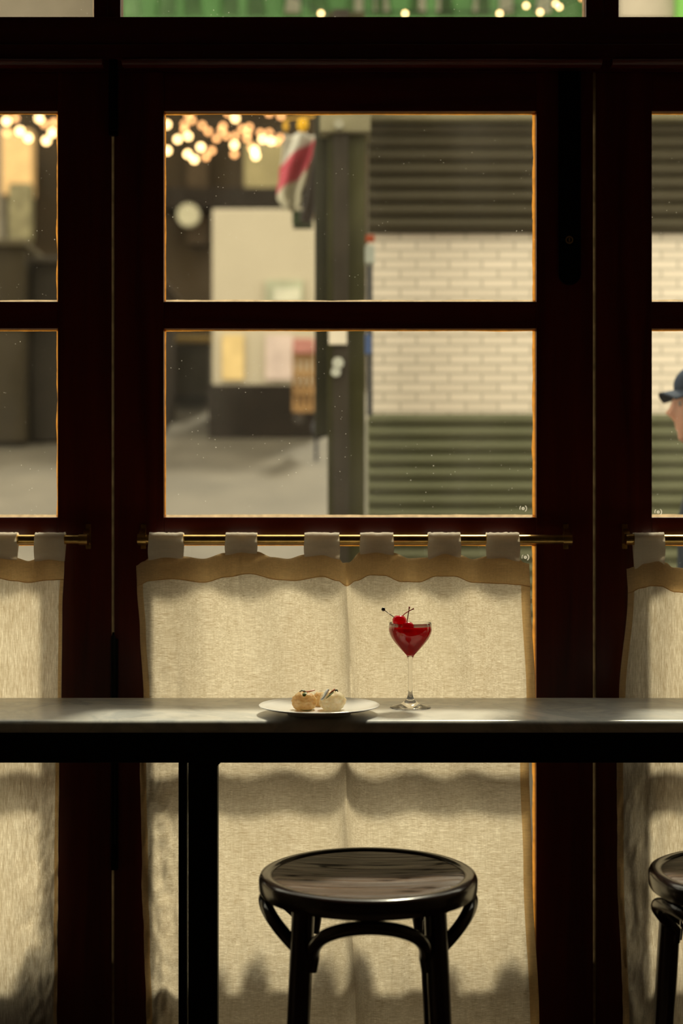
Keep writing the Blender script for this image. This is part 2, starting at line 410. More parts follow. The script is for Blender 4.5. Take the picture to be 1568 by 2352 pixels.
# ------------------------------------------------------------ outside ledge and unseen shapes shadowing the linen
SL = .2206
def gz(D): return 0 if D < 3.4 else min((D-3.4)*SL, (16-3.4)*SL)
st(MB().box((XA, YF+FT+.002, .47), (XB, YF+.13, .505), .003), 'trim_4', simple('outer_sill_paint', (.12, .10, .07), .6))
M['jar'] = simple('dark_stoneware', (.03, .022, .015), .4)
def shadow_caster(px, w=1.0, h=.125):  # unseen object, form guessed to throw the dark bumps onto the linen
    w *= 1.3; h += .018
    sx = (PX(px, 2.962)+.29*.1); c = Vector((sx, 3.068, .505))
    r = .019*w
    pr = [(0, 0), (r*1.25, 0), (r*1.3, .01), (r*1.3, h*.55), (r*1.15, h*.78), (r*.85, h*.93), (r*.8, h), (r*.65, h), (r*.6, h*.6), (0, h*.5)]
    return MB().lathe(pr, c, 24).build('jar', M['jar'], None, c, True)
for px, w_, h_, lb in ((505, .8, .105, 'small dark jar behind the linen, on the sill beside the black table leg'),
                   (590, 1.0, .125, 'dark jar on the outer sill, its shadow standing left of the front stool'),
                   (745, 1.05, .125, 'dark jar on the outer sill, seen under the stool arch at its left'),
                   (832, .95, .128, 'dark jar on the outer sill, seen under the middle of the stool arch'),
                   (1035, .8, .11, 'small dark jar on the outer sill behind the right leg of the front stool'),
                   (1172, 1.3, .11, 'dark jar on the outer sill near the right hem of the middle curtain'),
                   (92, 1.6, .13, 'large dark jar on the outer sill behind the left curtain')):
    tag(shadow_caster(px, w_, h_), lb, 'jar', 'jars on the outer sill')

# ------------------------------------------------------------ curtains
YC = 2.950
def curtain(nm, label, mat, top, hbot, tabs, L, R, crinkle, folds, hem_px=(0, 0), seed=0, horiz=True, YC=YC):
    """top / hbot: (px,py) tables; tabs: (px0,px1); L,R: (py,px) edge tables; folds: list of (px, depth, width)"""
    pL, pR = L[0][1], R[0][1]
    root = thing(nm, (PX((pL+pR)/2, YC), YC, .16), label, 'curtain', 'linen cafe curtains')
    zb_ = .16
    def depth(u, py):
        px = pL+(pR-pL)*u; d = 0
        amp = 1-.72*min(1, max(0, (py-1350)/600))
        for c, a, w in folds:
            if a > .02:
                d += a*math.exp(-abs(px-c-3*math.sin(py*.006))/w*1.1); continue
            a *= .78
            cc = c+8*math.sin(py*.004+c)*(py-1290)/900
            d += a*math.exp(-((px-cc)/w)**2)*amp
        d += .0035*noise.noise(Vector((px*.011, py*.0022, seed+3.3)))
        cr = crinkle(px, py)
        if cr > 0:
            d += cr*.010*noise.noise(Vector((px*.035, py*.011, seed)))+cr*.005*noise.noise(Vector((px*.09+py*.02, py*.03, seed+9)))
        return d
    def pt(u, py, dy=0):
        a, b = lerp_tab(L, py), lerp_tab(R, py); px = a+(b-a)*u
        return Vector((PX(px, YC), YC+depth(u, py)+dy, PZ(py, YC)))
    nu = max(60, int((pR-pL)/3.5)); nv = 170
    pyb = HY+(EYE-zb_)*F/YC
    def body(u, v):
        px = pL+(pR-pL)*u; t0 = lerp_tab(top, px)
        return pt(u, t0+(pyb-t0)*v)
    MB().grid(body, nu, nv).build('cloth', mat, root, smooth=True, angle=80)
    def band(u, v):
        px = pL+(pR-pL)*u; a, b = lerp_tab(top, px)-.5, lerp_tab(hbot, px)
        return pt(u, a+(b-a)*v, -.0016)
    MB().grid(band, nu, 6).build('header_band', M['linen_band'], root, smooth=True, angle=80)
    # seam line roll at the lower edge of the header
    def seam(u0):
        px = pL+(pR-pL)*u0; return pt(u0, lerp_tab(hbot, px), -.0022)
    MB().tube([seam(i/nu) for i in range(nu+1)], .0009, 6).build('seam', M['linen_band'], root, smooth=True)
    for side, wpx in zip('LR', hem_px):
        if not wpx: continue
        def hem(u, v):
            ue = (wpx/(pR-pL))*u; uu = ue if side == 'L' else 1-ue
            px = pL+(pR-pL)*uu; t0 = lerp_tab(hbot, px); return pt(uu, t0+(pyb-t0)*v, -.0015)
        MB().grid(hem, 4, nv).build('side_hem', M['linen_band'], root, smooth=True, angle=80)
    # tabs over the rod
    for k, (a, b) in enumerate(tabs):
        nt = 16; R_ = .0145; yr = 2.958; zr = PZ(1239, yr)
        def tab(u, v, a=a, b=b, k=k):
            px = a+(b-a)*u; uu = (px-pL)/(pR-pL)
            pbf = lerp_tab(top, min(max(px, pL), pR))+5
            wob = .0007*noise.noise(Vector((px*.35, v*9, seed+k)))
            if v < .42:
                s = v/.42; q = pt(min(max(uu, 0), 1), pbf, -.0032)
                tgt = Vector((PX(px+ (1.5 if u < .5 else -1.5)*0, YC), yr-R_, zr))
                return Vector((PX(px, YC)+(.5-u)*.003*math.sin(s*PI)*-1, q.y+(tgt.y-q.y)*s+wob, q.z+(tgt.z-q.z)*s))
            if v < .7:
                an = (v-.42)/.28*PI
                return Vector((PX(px, YC), yr-R_*math.cos(an), zr+(R_+wob*2+.0012*noise.noise(Vector((px*.3, k, 4))))*math.sin(an)))
            s = (v-.7)/.3; q = pt(min(max(uu, 0), 1), pbf, .003)
            return Vector((PX(px, YC), yr+R_+(q.y-yr-R_)*s, zr+(q.z-zr)*s))
        MB().grid(tab, nt, 40).build('tab', M['linen_tab'], root, smooth=True, angle=80)
    return root
M['linen_tab'] = linen('natural_linen_tab', .2, .12, (1.0, .88, .66), 1.0, .42, (.95, .90, .80))  # tab linen paler than the curtain, standing in for sunlight on the tabs
ctop = [(312,1300),(330,1290),(345,1281),(381,1275),(420,1278),(465,1284),(518,1270),(555,1264),(590,1267),(625,1280),(660,1284),(700,1274),(740,1270),(775,1279),(788,1294),(800,1293),(828,1268),(865,1264),(903,1270),(940,1283),(978,1281),(1020,1267),(1058,1276),(1085,1285),(1118,1278),(1155,1277),(1192,1285),(1202,1292),(1215,1295)]
chb = [(312,1345),(345,1333),(395,1329),(465,1338),(520,1325),(570,1317),(640,1332),(670,1334),(740,1324),(775,1334),(794,1347),(815,1334),(850,1320),(880,1321),(920,1336),(960,1337),(1000,1323),(1040,1323),(1085,1338),(1150,1340),(1190,1343),(1215,1347)]
ctabs = [(342,421),(518,590),(699,779),(827,903),(983,1057),(1117,1192)]
cf = [(381,-.010,40),(465,.010,35),(555,-.010,45),(545,.004,8),(650,.010,40),(740,-.010,40),(792,.024,13),(865,-.011,40),(945,.009,30),(1020,-.010,35),(1085,.009,30),(1155,-.008,35)]
curtain('curtain', 'middle linen cafe curtain hung by six tabs behind the cocktail', M['linen_h'], ctop, chb, ctabs,
        [(1290,313),(1345,315),(1450,322),(1600,330),(1750,322),(2000,326),(2352,336),(2700,338)],
        [(1290,1215),(1350,1217),(1600,1229),(1750,1214),(2000,1222),(2352,1238),(2700,1242)],
        lambda px, py: max(0, 1-(px-320)/150)*(1 if py > 1450 else 0)*min(1, max(0, (py-1450)/300))+.22*min(1, max(0, (py-1800)/400)), cf, (14, 21), 1)
ltop = [(-760,1300),(-500,1268),(-430,1290),(-350,1268),(-240,1288),(-150,1268),(-80,1288),(-10,1276),(35,1281),(65,1289),(85,1284),(115,1280),(148,1284)]
lhb = [(-760,1345),(-500,1318),(-430,1338),(-350,1318),(-240,1338),(-150,1318),(-80,1338),(-10,1326),(35,1334),(65,1338),(115,1332),(148,1331)]
curtain('curtain', 'left linen cafe curtain cut off by the picture edge', M['linen_v'], ltop, lhb, [(-540,-465),(-385,-315),(-190,-115),(-32,39),(80,148)],
        [(1290,-760),(2700,-750)], [(1290,148),(1400,143),(1600,141),(1750,136),(2000,133),(2352,131),(2700,130)],
        lambda px, py: max(0, 1-(145-px)/130)*min(1, max(0, (py-1650)/350)), [(-500,-.01,40),(-430,.01,35),(-350,-.01,40),(-240,.01,35),(-150,-.01,40),(-80,.01,35),(5,-.006,40),(60,.007,30),(114,-.006,30)], (0, 8), 5)
rtop = [(1438,1307),(1456,1302),(1478,1289),(1510,1284),(1530,1293),(1546,1304),(1580,1306),(1610,1290),(1650,1285),(1720,1304),(1800,1285),(1900,1304),(1980,1285),(2080,1304),(2160,1285),(2300,1305)]
rhb = [(1438,1362),(1470,1350),(1490,1345),(1512,1346),(1550,1360),(1580,1362),(1650,1340),(1720,1358),(1800,1340),(1900,1358),(1980,1340),(2080,1358),(2160,1340),(2300,1360)]
curtain('curtain', 'right linen cafe curtain cut off by the picture edge', M['linen_v'], rtop, rhb, [(1456,1525),(1612,1685),(1765,1838),(1945,2018),(2125,2198)],
        [(1300,1438),(1360,1441),(1600,1421),(1750,1416),(2000,1418),(2352,1430),(2700,1432)], [(1290,2300),(2700,2290)],
        lambda px, py: max(0, 1-(px-1425)/170)*min(1, max(0, (py-1600)/250)), [(1490,-.009,30),(1555,.011,30),(1648,-.01,40),(1720,.01,35),(1800,-.01,40),(1900,.01,35),(1980,-.01,40),(2080,.01,35),(2160,-.01,40)], (14, 0), 8)

def rod(pa, pb, label):
    yr = 2.958; z = PZ(1239, yr); a, b = PX(pa, yr), PX(pb, yr)
    r = thing('curtain_rod', ((a+b)/2, yr, z), label, 'curtain rod', 'brass cafe curtain rods')
    t = MB().tube([(a, yr, z), (b, yr, z)], .0096, 24).build('tube', M['brass'], r, smooth=True)
    for x, s in ((a, -1), (b, 1)):
        k = MB(); h = .026; zc = PZ(1233, yr)
        k.box((x-.0055, YF-.003, zc-h), (x+.0055, YF, zc+h), .001)
        n = 14
        k.grid(lambda u, v: Vector((x-.0055+.011*u, YF-.003-.030*math.sin(v*PI)**.6, zc-.017+.034*v)), 1, n)
        k.grid(lambda u, v: Vector((x-.0055+.011*u, YF-.001-.027*math.sin(v*PI)**.6, zc-.014+.028*v)), 1, n)
        k.tube([(x-s*.012, yr, z), (x+s*.006, yr, z)], .0118, 20)
        for zz in (-.022, .022): k.tube([(x, YF-.0035, zc+zz), (x, YF-.0052, zc+zz)], .0028, 10)
        k.build('bracket', M['brass'], r, smooth=True)
rod(-790, 195, 'brass curtain rod of the left curtain')
rod(323, 1306, 'brass curtain rod of the middle curtain with both brackets in view')
rod(1443, 2330, 'brass curtain rod of the right curtain')

# ------------------------------------------------------------ counter
ZT, DB, DF = 1.05, 2.90, 2.585
XC0, XC1 = -1.9, 1.95
cnt = thing('bar_counter', (0, (DB+DF)/2, 0), 'long marble-topped window counter on a black steel frame', 'counter')
pr = []; th = .024
for i in range(13):
    a = PI*i/12; pr.append((DF+.012-.012*math.sin(a), ZT-.012+.012*math.cos(a)))
prof = [(DB, ZT-.001), (DB-.001, ZT)]+pr+[(DB-.001, ZT-th), (DB, ZT-th+.001)]
mb = MB(); n = len(prof)
mb.add([(x, y, z) for x in (XC0, XC1) for y, z in prof], [tuple(range(n)), tuple(range(2*n-1, n-1, -1))]+[(i, (i+1)%n, n+(i+1)%n, n+i) for i in range(n)])
mb.build('marble_top', M['marble'], cnt, smooth=True, angle=30)
Za = PZ(1750, 2.62); zt2 = ZT-th
MB().box((XC0, 2.61, Za), (XC1, 2.63, zt2-.0005), .0015).build('apron', M['black_paint'], cnt)
MB().box((XC0, 2.84, Za+.01), (XC1, 2.86, zt2-.0005), .0015).build('apron', M['black_paint'], cnt)
for x in (PX(433, 2.62), 1.45, -1.55):
    w = PX(500, 2.62)-PX(433, 2.62)
    l = MB().box((x, 2.61, 0), (x+w, 2.64, Za+.002), .001)
    l.add([(x+w, 2.611, Za), (x+w+.006, 2.611, Za), (x+w, 2.611, Za-.006), (x+w, 2.629, Za), (x+w+.006, 2.629, Za), (x+w, 2.629, Za-.006)], [(0,1,2),(3,5,4),(1,4,5,2)])
    l.build('leg', M['black_paint'], cnt)
    g = PX(429, 2.62)-PX(433, 2.62); w2_ = PX(429, 2.62)-PX(411, 2.62)
    MB().box((x+g-w2_, 2.61, 0), (x+g, 2.64, Za+.002), .001).build('leg', M['black_paint'], cnt)
    MB().box((x+g-w2_, 2.84, 0), (x+w*.3, 2.86, Za+.012), .001).build('leg', M['black_paint'], cnt)

# ------------------------------------------------------------ stools
def make_stool(cx, cy, label):
    S = thing('bar_stool', (cx, cy, 0), label, 'stool', 'bentwood bar stools at the counter')
    zs = .815; R_ = .1865
    ringp = [(.163, zs-.004), (.165, zs-.0015), (.169, zs), (.178, zs-.0005), (.1835, zs-.003), (R_, zs-.009), (R_, zs-.027), (.184, zs-.032), (.178, zs-.034), (.150, zs-.034), (.150, zs-.012), (.163, zs-.012)]
    MB().lathe(ringp, (cx, cy, 0), 96, True).build('seat_ring', M['bentwood'], S, smooth=True, angle=45)
    sp = [(.1635, zs-.0045), (.155, zs-.0035), (.13, zs-.0055), (.09, zs-.008), (.04, zs-.0095), (0, zs-.010), (0, zs-.018), (.1635, zs-.014)]
    MB().lathe(sp, (cx, cy, 0), 96).build('seat', M['seat_wood'], S, smooth=True, angle=45)
    a = .108
    legs = []
    for sx, sy in ((-1, -1), (1, -1), (-1, 1), (1, 1)):
        top = Vector((cx+sx*a, cy+sy*a*.93, zs-.034)); bot = Vector((cx+sx*(a+.034), cy+sy*(a*.93+.034), 0))
        legs.append((top, bot))
        ps = [top.lerp(bot, t) for t in (0, .05, .2, .5, .8, 1)]
        MB().tube(ps, [.0185, .0185, .0185, .0175, .0155, .0135], 24).build('leg', M['bentwood'], S, smooth=True)
    # four bent arches, bowing outwards beneath the seat ring
    for k in range(4):
        an = -PI/2+k*PI/2; d = Vector((math.cos(an), math.sin(an), 0)); t = Vector((-d.y, d.x, 0)); ctr = Vector((cx, cy, 0))
        pts = []
        zb2, zt_ = zs-.113, zs-.045
        def q(s):
            # s -1..1 along the arch: elliptical rise with outward bow
            x = s; ang = PI/2*x
            lat = .092*math.sin(ang)
            h = (max(0, math.cos(ang)))**.72
            z = zb2+(zt_-zb2)*h
            out = .108+.068*h
            return ctr+d*out+t*lat+Vector((0, 0, z))
        N = 28
        pts = [q(-1+2*i/N) for i in range(N+1)]
        pts = [pts[0]+Vector((0, 0, -.022))+t*(-.004)]+pts+[pts[-1]+Vector((0, 0, -.022))+t*.004]
        MB().tube(pts, .0112, 14, flat=1.0).build('arch_brace', M['bentwood'], S, smooth=True)
    rz = .27; fr = rz/.78; rr = (a+.034*(1-fr))*1.30-.012
    MB().tube([(cx+rr*math.cos(2*PI*i/64), cy+rr*math.sin(2*PI*i/64), rz) for i in range(65)], .010, 12, False).build('foot_ring', M['bentwood'], S, smooth=True)
    return S
stool = make_stool(PX(845, 2.43), 2.43, 'round dark bentwood stool standing in the middle below the cocktail')
s2 = copy_tree(stool, (PX(1744, 2.43), 2.43, 0), .35)
s2['label'] = 'round dark bentwood stool cut off by the right picture edge'

# ------------------------------------------------------------ plate and food
pc = Vector((PX(733, 2.67), 2.67, ZT))
pl = [(0, .004), (.055, .004), (.056, .0), (.062, 0), (.066, .005), (.085, .0085), (.108, .0125), (.1178, .0158), (.1184, .0170), (.1176, .0176), (.105, .0152), (.08, .0122), (.05, .0110), (0, .0105)]
pl = [(r_*.957, z) for r_, z in pl]
plate = MB().lathe(pl, pc+Vector((0, 0, .0003)), 96).build('plate', M['ceramic'], None, pc, True, angle=50)
tag(plate, 'white round plate holding two small filled bites', 'plate')
def food_mat(name, a, b):
    t = NT(name); s = t.pb(a, .5, 0, Subsurface_Weight=.8)
    s.inputs['Subsurface Radius'].default_value = (1, .7, .4); s.inputs['Subsurface Scale'].default_value = .02
    f = t.noise(t.coord(), 120, 5, .6)
    t.l(t.ramp(f, [(.35, a), (.62, b)]), s.inputs['Base Color']); t.bump(f, s, .4, .001)
    tr = t.n('ShaderNodeBsdfTranslucent'); tr.inputs[0].default_value = (*b, 1); return t.done(t.mix(.5, s.outputs[0], tr.outputs[0]))
M['crust'] = food_mat('golden_crust', (.62, .36, .13), (.86, .70, .44))
M['pale'] = food_mat('pale_puff', (.74, .58, .34), (.92, .86, .70))
M['leaf'] = simple('dark_green_leaf', (.10, .13, .02), .4, 0, .4, 60)
M['rind'] = simple('cured_orange_strip', (.62, .20, .08), .4, 0, .3, 90)
M['herb'] = simple('pickled_dark_leaf', (.04, .06, .02), .35, 0, .4, 90)
M['cream'] = simple('whipped_cream', (.85, .85, .80), .4, 0, .05, 30)
def bite(px, py, wpx, hpx, D, mat, label, seed):
    c = Vector((PX(px, D), D, ZT+.0112)); k = D/F; rx = wpx*k/2; rz = hpx*k/2
    root = thing('filled_bite', c, label, 'appetizer', 'bites on the white plate')
    def lump(d, q):
        n1 = noise.noise(d*1.2+Vector((seed, 0, 0))); v = abs(noise.noise(d*2.3+Vector((0, seed, 2))))
        f = .96+.12*n1+.30*min(v, .35)+.05*noise.noise(d*6+Vector((seed, 3, 1)))
        cleft = math.exp(-((d.x-.05)/.20)**2)*max(0, d.z)**2
        f -= .22*cleft; f += .06*max(0, d.z)
        q = q*f
        q.z = max(q.z, -rz*.86); return q
    MB().ball(c+Vector((0, 0, rz*.86)), 1, 64, (rx, rx*.9, rz), lump).build('puff', mat, root, smooth=True, angle=180)
    return root, c, rx, rz
def strip(pts, w, nm, mat, root, th=.0012):
    n = 12; q = []; ww = []
    for i in range(n+1):
        u = i/n*(len(pts)-1); j = min(int(u), len(pts)-2); f = u-j
        p0, p1, p2, p3 = pts[max(j-1, 0)], pts[j], pts[j+1], pts[min(j+2, len(pts)-1)]
        q.append(.5*((2*p1)+(p2-p0)*f+(2*p0-5*p1+4*p2-p3)*f*f+(3*p1-3*p2+p3-p0)*f**3))
        ww.append((w[j]*(1-f)+w[j+1]*f)*(.45 if i in (0, n) else 1)*(1+.2*noise.noise(Vector((i*.8, w[0]*999, 1)))))
    mb = MB(); mb.tube(q, ww, 12, flat=th/max(w)); return mb.build(nm, mat, root, smooth=True)
r, c, rx, rz = bite(698, 1608, 54, 44, 2.645, M['crust'], 'golden filled bite with orange strip, left one on the plate', 1.3)
Dd = 2.636
strip([P(695, 1588, Dd), P(704, 1589, Dd-.002), P(714, 1587, Dd), P(723, 1585, Dd+.004)], [.0024, .0030, .0026, .002], 'orange_strip', M['rind'], r, .0018)
strip([P(688, 1589, Dd), P(695, 1586, Dd-.004), P(702, 1589, Dd-.004)], [.002, .0042, .002], 'dark_leaf', M['herb'], r, .0015)
strip([P(698, 1600, Dd-.019), P(699, 1594, Dd-.016), P(701, 1590, Dd-.006)], [.002, .0045, .003], 'green_leaf', M['leaf'], r, .001)
strip([P(688, 1630, Dd-.012), P(705, 1632, Dd-.014), P(722, 1629, Dd-.004)], [.001, .0045, .001], 'green_leaf', M['leaf'], r, .001)
r, c, rx, rz = bite(763, 1609, 58, 46, 2.645, M['pale'], 'pale filled bite with white cream and leaf, right one on the plate', 4.1)
strip([P(737, 1608, Dd-.012), P(744, 1600, Dd-.008), P(750, 1589, Dd), P(755, 1583, Dd+.003)], [.0028, .0032, .0045, .003], 'cream', M['cream'], r, .003)
strip([P(748, 1605, Dd-.015), P(757, 1597, Dd-.016), P(766, 1590, Dd-.010)], [.0015, .0065, .003], 'green_leaf', M['leaf'], r, .0015)
strip([P(756, 1595, Dd-.010), P(763, 1588, Dd-.008), P(769, 1583, Dd-.004)], [.002, .0028, .0026], 'orange_strip', M['rind'], r, .002)
strip([P(769, 1588, Dd-.008), P(773, 1585, Dd-.008), P(776, 1589, Dd-.008)], [.0015, .0028, .0015], 'dark_leaf', M['herb'], r, .0015)
r, c, rx, rz = bite(733, 1605, 30, 33, 2.70, M['crust'], 'smaller golden bite half hidden between the two front bites', 7.7)

# ------------------------------------------------------------ cocktail glass
DG = 2.757; gc = Vector((PX(942, DG), DG, ZT)); k = DG/F
hz = lambda y: (1625-y)*k
wk = .35*k
G = thing('cocktail_glass', gc, 'stemmed coupe glass of red cocktail standing right of the plate', 'glass')
outer = [(0, .0006), (40*k, .0004), (46.2*k, .0006), (46.8*k, .0012), (46.4*k, .0019), (40*k, .0028), (30*k, .0048), (18*k, .0092), (11*k, .0150), (7*k, .0205), (5.3*k, .0260),
         (4.6*k, .034), (4.5*k, .060), (4.6*k, .085), (5.2*k, hz(1515)), (6.6*k, hz(1510)), (8.8*k, hz(1505)), (18.2*k, hz(1495)), (27*k, hz(1485.5)), (36*k, hz(1475)), (42.5*k, hz(1466)), (47.2*k, hz(1456)), (49.2*k, hz(1449)), (49.6*k, hz(1443.5)), (49*k, hz(1436)), (48*k, hz(1430.5))]
inner = [(47.7*k, hz(1430.2)), (48.2*k, hz(1436)), (48.7*k, hz(1443.5)), (48.3*k, hz(1449)), (46.3*k, hz(1456)), (41.6*k, hz(1466)), (35*k, hz(1475)), (26*k, hz(1485)), (16.8*k, hz(1494.5)), (9*k, hz(1501.5)), (4*k, hz(1504)), (0, hz(1504.5))]
inner = [inner[0]]+[(r_+wk if r_ > 10*k else r_, z) for r_, z in inner[1:]]
MB().lathe(outer+inner, gc, 96).build('bowl_and_stem', M['crystal'], G, smooth=True, angle=60)
zl = hz(1438.2)
inl = [(0, hz(1504.2))]+[(r_+.00015, z) for r_, z in inner[::-1][1:]][:-2]+[(48.3*k, zl-.001), (48.5*k, zl), (47.2*k, zl-.0004), (45*k, zl-.0006), (0, zl-.0006)]
MB().lathe(inl, gc, 96).build('cocktail', M['cocktail'], G, smooth=True, angle=60)
def cherry(px, py, rpx, dy, label, stem):
    D = DG+dy; c = P(px, py, D); r_ = rpx*D/F
    root = thing('cherry', c, label, 'cherry', 'cherries in the cocktail')
    def dim(d, q):
        f = 1-.16*math.exp(-((1-d.z)/.10))+.03*noise.noise(d*3); return q*f
    MB().ball(c, r_, 36, (1.08, 1, .92), dim).build('fruit', M['cherry'], root, smooth=True, angle=180)
    MB().tube([P(a, b, D+e) for a, b, e in stem], [.0009]*(len(stem)-1)+[.0017], 8).build('stem', M['cherry_stem'], root, smooth=True)
cherry(917, 1425.5, 15, -.004, 'red cherry on the pick, resting above the rim of the glass', [(922, 1417, 0), (930, 1409, -.002), (940, 1403, -.004), (946, 1400, -.004), (950, 1397.8, -.004)])
cherry(936, 1439, 13, -.012, 'red cherry floating half sunk in the cocktail', [(934, 1430, 0), (936, 1418, .001), (938, 1406, .002), (939, 1400, .002), (940, 1393.5, .002)])
pk = MB(); D = DG-.006
pk.tube([P(883, 1402, D), P(905, 1418, D), P(930, 1436, D+.002)], .0007, 8); pk.ball(P(880, 1399.6, D), 4.6*D/F, 16)
tag(pk.build('cocktail_pick', M['steel'], None, P(905, 1418, D), True, angle=180), 'thin dark metal cocktail pick with ball end through the upper cherry', 'cocktail pick')

# ------------------------------------------------------------ OUTSIDE
M['ground'] = simple('worn_grey_paving', (.100, .085, .063), .6, 0, .3, 1.6)
g = MB()
g.add([(x, y, z) for y, z in ((3.13, -.01), (3.4, 0), (16, 12.6*SL), (26, 12.6*SL)) for x in (-16, 16)], [(0,1,3,2),(2,3,5,4),(4,5,7,6)])
g.add([(x, y, z-.3) for y, z in ((3.13, -.01), (3.4, 0), (16, 12.6*SL), (26, 12.6*SL)) for x in (-16, 16)], [(0,2,3,1),(2,4,5,3),(4,6,7,5)])
tag(g.build('street_paving', M['ground']), kind='structure')

def brick_mat(name, D0):
    t = NT(name); tc = t.n('ShaderNodeTexCoord'); sx = t.n('ShaderNodeSeparateXYZ'); cx = t.n('ShaderNodeCombineXYZ')
    t.l(tc.outputs['Object'], sx.inputs[0]); t.l(sx.outputs[0], cx.inputs[0]); t.l(sx.outputs[2], cx.inputs[1])
    b = t.n('ShaderNodeTexBrick'); t.l(cx.outputs[0], b.inputs['Vector'])
    b.inputs['Scale'].default_value = 1; b.inputs['Brick Width'].default_value = .1377; b.inputs['Row Height'].default_value = .0400
    b.inputs['Mortar Size'].default_value = .0050; b.inputs['Mortar Smooth'].default_value = .15
    b.inputs['Color1'].default_value = (.80, .69, .55, 1); b.inputs['Color2'].default_value = (.72, .62, .49, 1); b.inputs['Mortar'].default_value = (.48, .415, .32, 1)
    p = t.pb((.6, .5, .4), .35); t.l(b.outputs['Color'], p.inputs['Base Color']); t.bump(b.outputs['Fac'], p, -.3, .004); return t.done(p.outputs[0])
M['brick'] = brick_mat('cream_glazed_brick', 6)
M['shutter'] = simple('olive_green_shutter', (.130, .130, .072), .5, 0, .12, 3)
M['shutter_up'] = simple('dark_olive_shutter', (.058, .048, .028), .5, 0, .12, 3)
M['olive_post'] = simple('olive_painted_iron', (.046, .043, .016), .45, 0, .3, 4)
M['fascia'] = simple('pale_olive_fascia', (.25, .22, .13), .6, 0, .3, 3)
DW = 6.0
xL, xR = PX(846, DW), 5.2
bld = thing('market_building', ((xL+xR)/2, DW, gz(DW)), 'cream brick shop front with green roller shutters across the street', 'building')
zA, zBk = PZ(536, DW), PZ(952, DW)
MB().box((xL, DW, zBk), (xR, DW+.5, zA), .004).build('brick_wall', M['brick'], bld)
def shutter(z0, z1, nm, mat, dy):
    m_ = MB(); p = .0572; n = int((z1-z0)/p)+1; pts = []
    for i in range(n):
        for s in range(10):
            z = z1-(i+s/10)*p
            if z < z0: break
            # each slat: rounded bulge with a recessed hinge groove
            f = s/10; y = DW+dy-.014*math.sin(PI*min(1, f/.78)) if f < .78 else DW+dy+.012
            pts.append((y, z))
    mm = MB(); N = len(pts)
    mm.add([(x, y, z) for x in (xL, xR) for y, z in pts], [(i, i+1, N+i+1, N+i) for i in range(N-1)])
    mm.box((xL, DW+dy+.014, z0), (xR, DW+.5, z1))
    mm.build(nm, mat, bld, smooth=True, angle=60)
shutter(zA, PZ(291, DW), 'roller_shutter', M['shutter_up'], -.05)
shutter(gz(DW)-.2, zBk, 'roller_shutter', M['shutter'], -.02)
MB().box((xL-.05, DW-.12, PZ(291, DW)), (xR, DW+.5, 3.34), .01).build('fascia', M['fascia'], bld)
MB().box((xL-.05, DW-.16, PZ(268, DW)), (xR, DW-.10, PZ(255, DW)), .01).build('fascia_trim', simple('pale_trim', (.35, .32, .22), .6), bld)
# iron column
DC = 5.6
col = thing('iron_column', (PX(780, DC), DC, gz(DC)), 'olive green iron column between alley and brick shop front', 'column')
zc0 = gz(DC)-.05
MB().box((PX(752, DC), DC, zc0), (PX(838, DC), DC+.16, 3.4), .006).build('web', M['olive_post'], col)
MB().box((PX(765, DC), DC-.03, zc0), (PX(800, DC), DC+.02, 3.4), .004).build('web', simple('brown_grey_rib', (.040, .032, .022), .5), col)
MB().box((PX(722, DC), DC+.05, PZ(1000, DC)), (PX(752, DC), DC+.12, 3.4), .006).build('flange', simple('dark_iron', (.03, .028, .015), .5), col)
MB().box((PX(735, DC), DC-.05, PZ(310, DC)), (PX(850, DC), DC+.12, PZ(262, DC)), .006).build('capital', M['fascia'], col)
def flat(px0, py0, px1, py1, D, th, name, colr, label=None, cat=None, rough=.6, rot=0, group=None):
    m_ = simple(name+'_paint_%d' % int(px0), colr, rough, 0, .1, 8)
    c_ = P((px0+px1)/2, (py0+py1)/2, D)
    o = MB().box(P(px0, py1, D), P(px1, py0, D)+Vector((0, th, 0)), .002).build(name, m_, None, c_)
    o.rotation_euler = (0, rot, 0)
    if label: tag(o, label, cat, group)
    return o
flat(755, 738, 796, 791, DC-.045, .012, 'sticker', (.75, .66, .52), 'square cream notice stuck on the green iron column', 'sign')
def disc(px, py, r, D, name, colr, label, cat, th=.012):
    c_ = P(px, py, D); rr = r*D/F
    m_ = MB(); m_.tube([c_, c_+Vector((0, th, 0))], rr, 32)
    return tag(m_.build(name, simple(name+'_paint_%d' % int(px), colr, .5, 0, .1), None, c_, True), label, cat)
disc(776, 833, 13, DC-.045, 'sticker', (.5, .5, .42), 'upper round pale sticker on the green iron column', 'sticker')
disc(771, 854, 11, DC-.045, 'sticker', (.5, .5, .42), 'lower round pale sticker on the green iron column', 'sticker')
disc(778, 284, 11, DC-.09, 'wall_lamp', (.30, .28, .2), 'small round grey lamp at the head of the iron column', 'lamp', .05)
# downpipe and little boxes at the brick edge
dp = MB().tube([(PX(849, 5.9), 5.9, PZ(600, 5.9)), (PX(849, 5.9), 5.9, PZ(955, 5.9))], .012, 12)
tag(dp.build('drain_pipe', simple('near_black_pipe', (.015, .015, .015), .4), None, P(849, 955, 5.9), True), 'thin black pipe down the left edge of the brick wall', 'pipe')
flat(836, 563, 860, 604, 5.82, .05, 'junction_box', (.50, .52, .45), 'small pale box at the top left of the brick wall', 'box')
flat(840, 539, 860, 553, 5.83, .04, 'alarm_box', (.42, .08, .03), 'small red box above the pale box on brick wall', 'box')
flat(838, 768, 853, 812, 5.80, .04, 'wall_sign', (.10, .16, .36), 'small blue sign beside the pipe on the brick wall', 'sign')

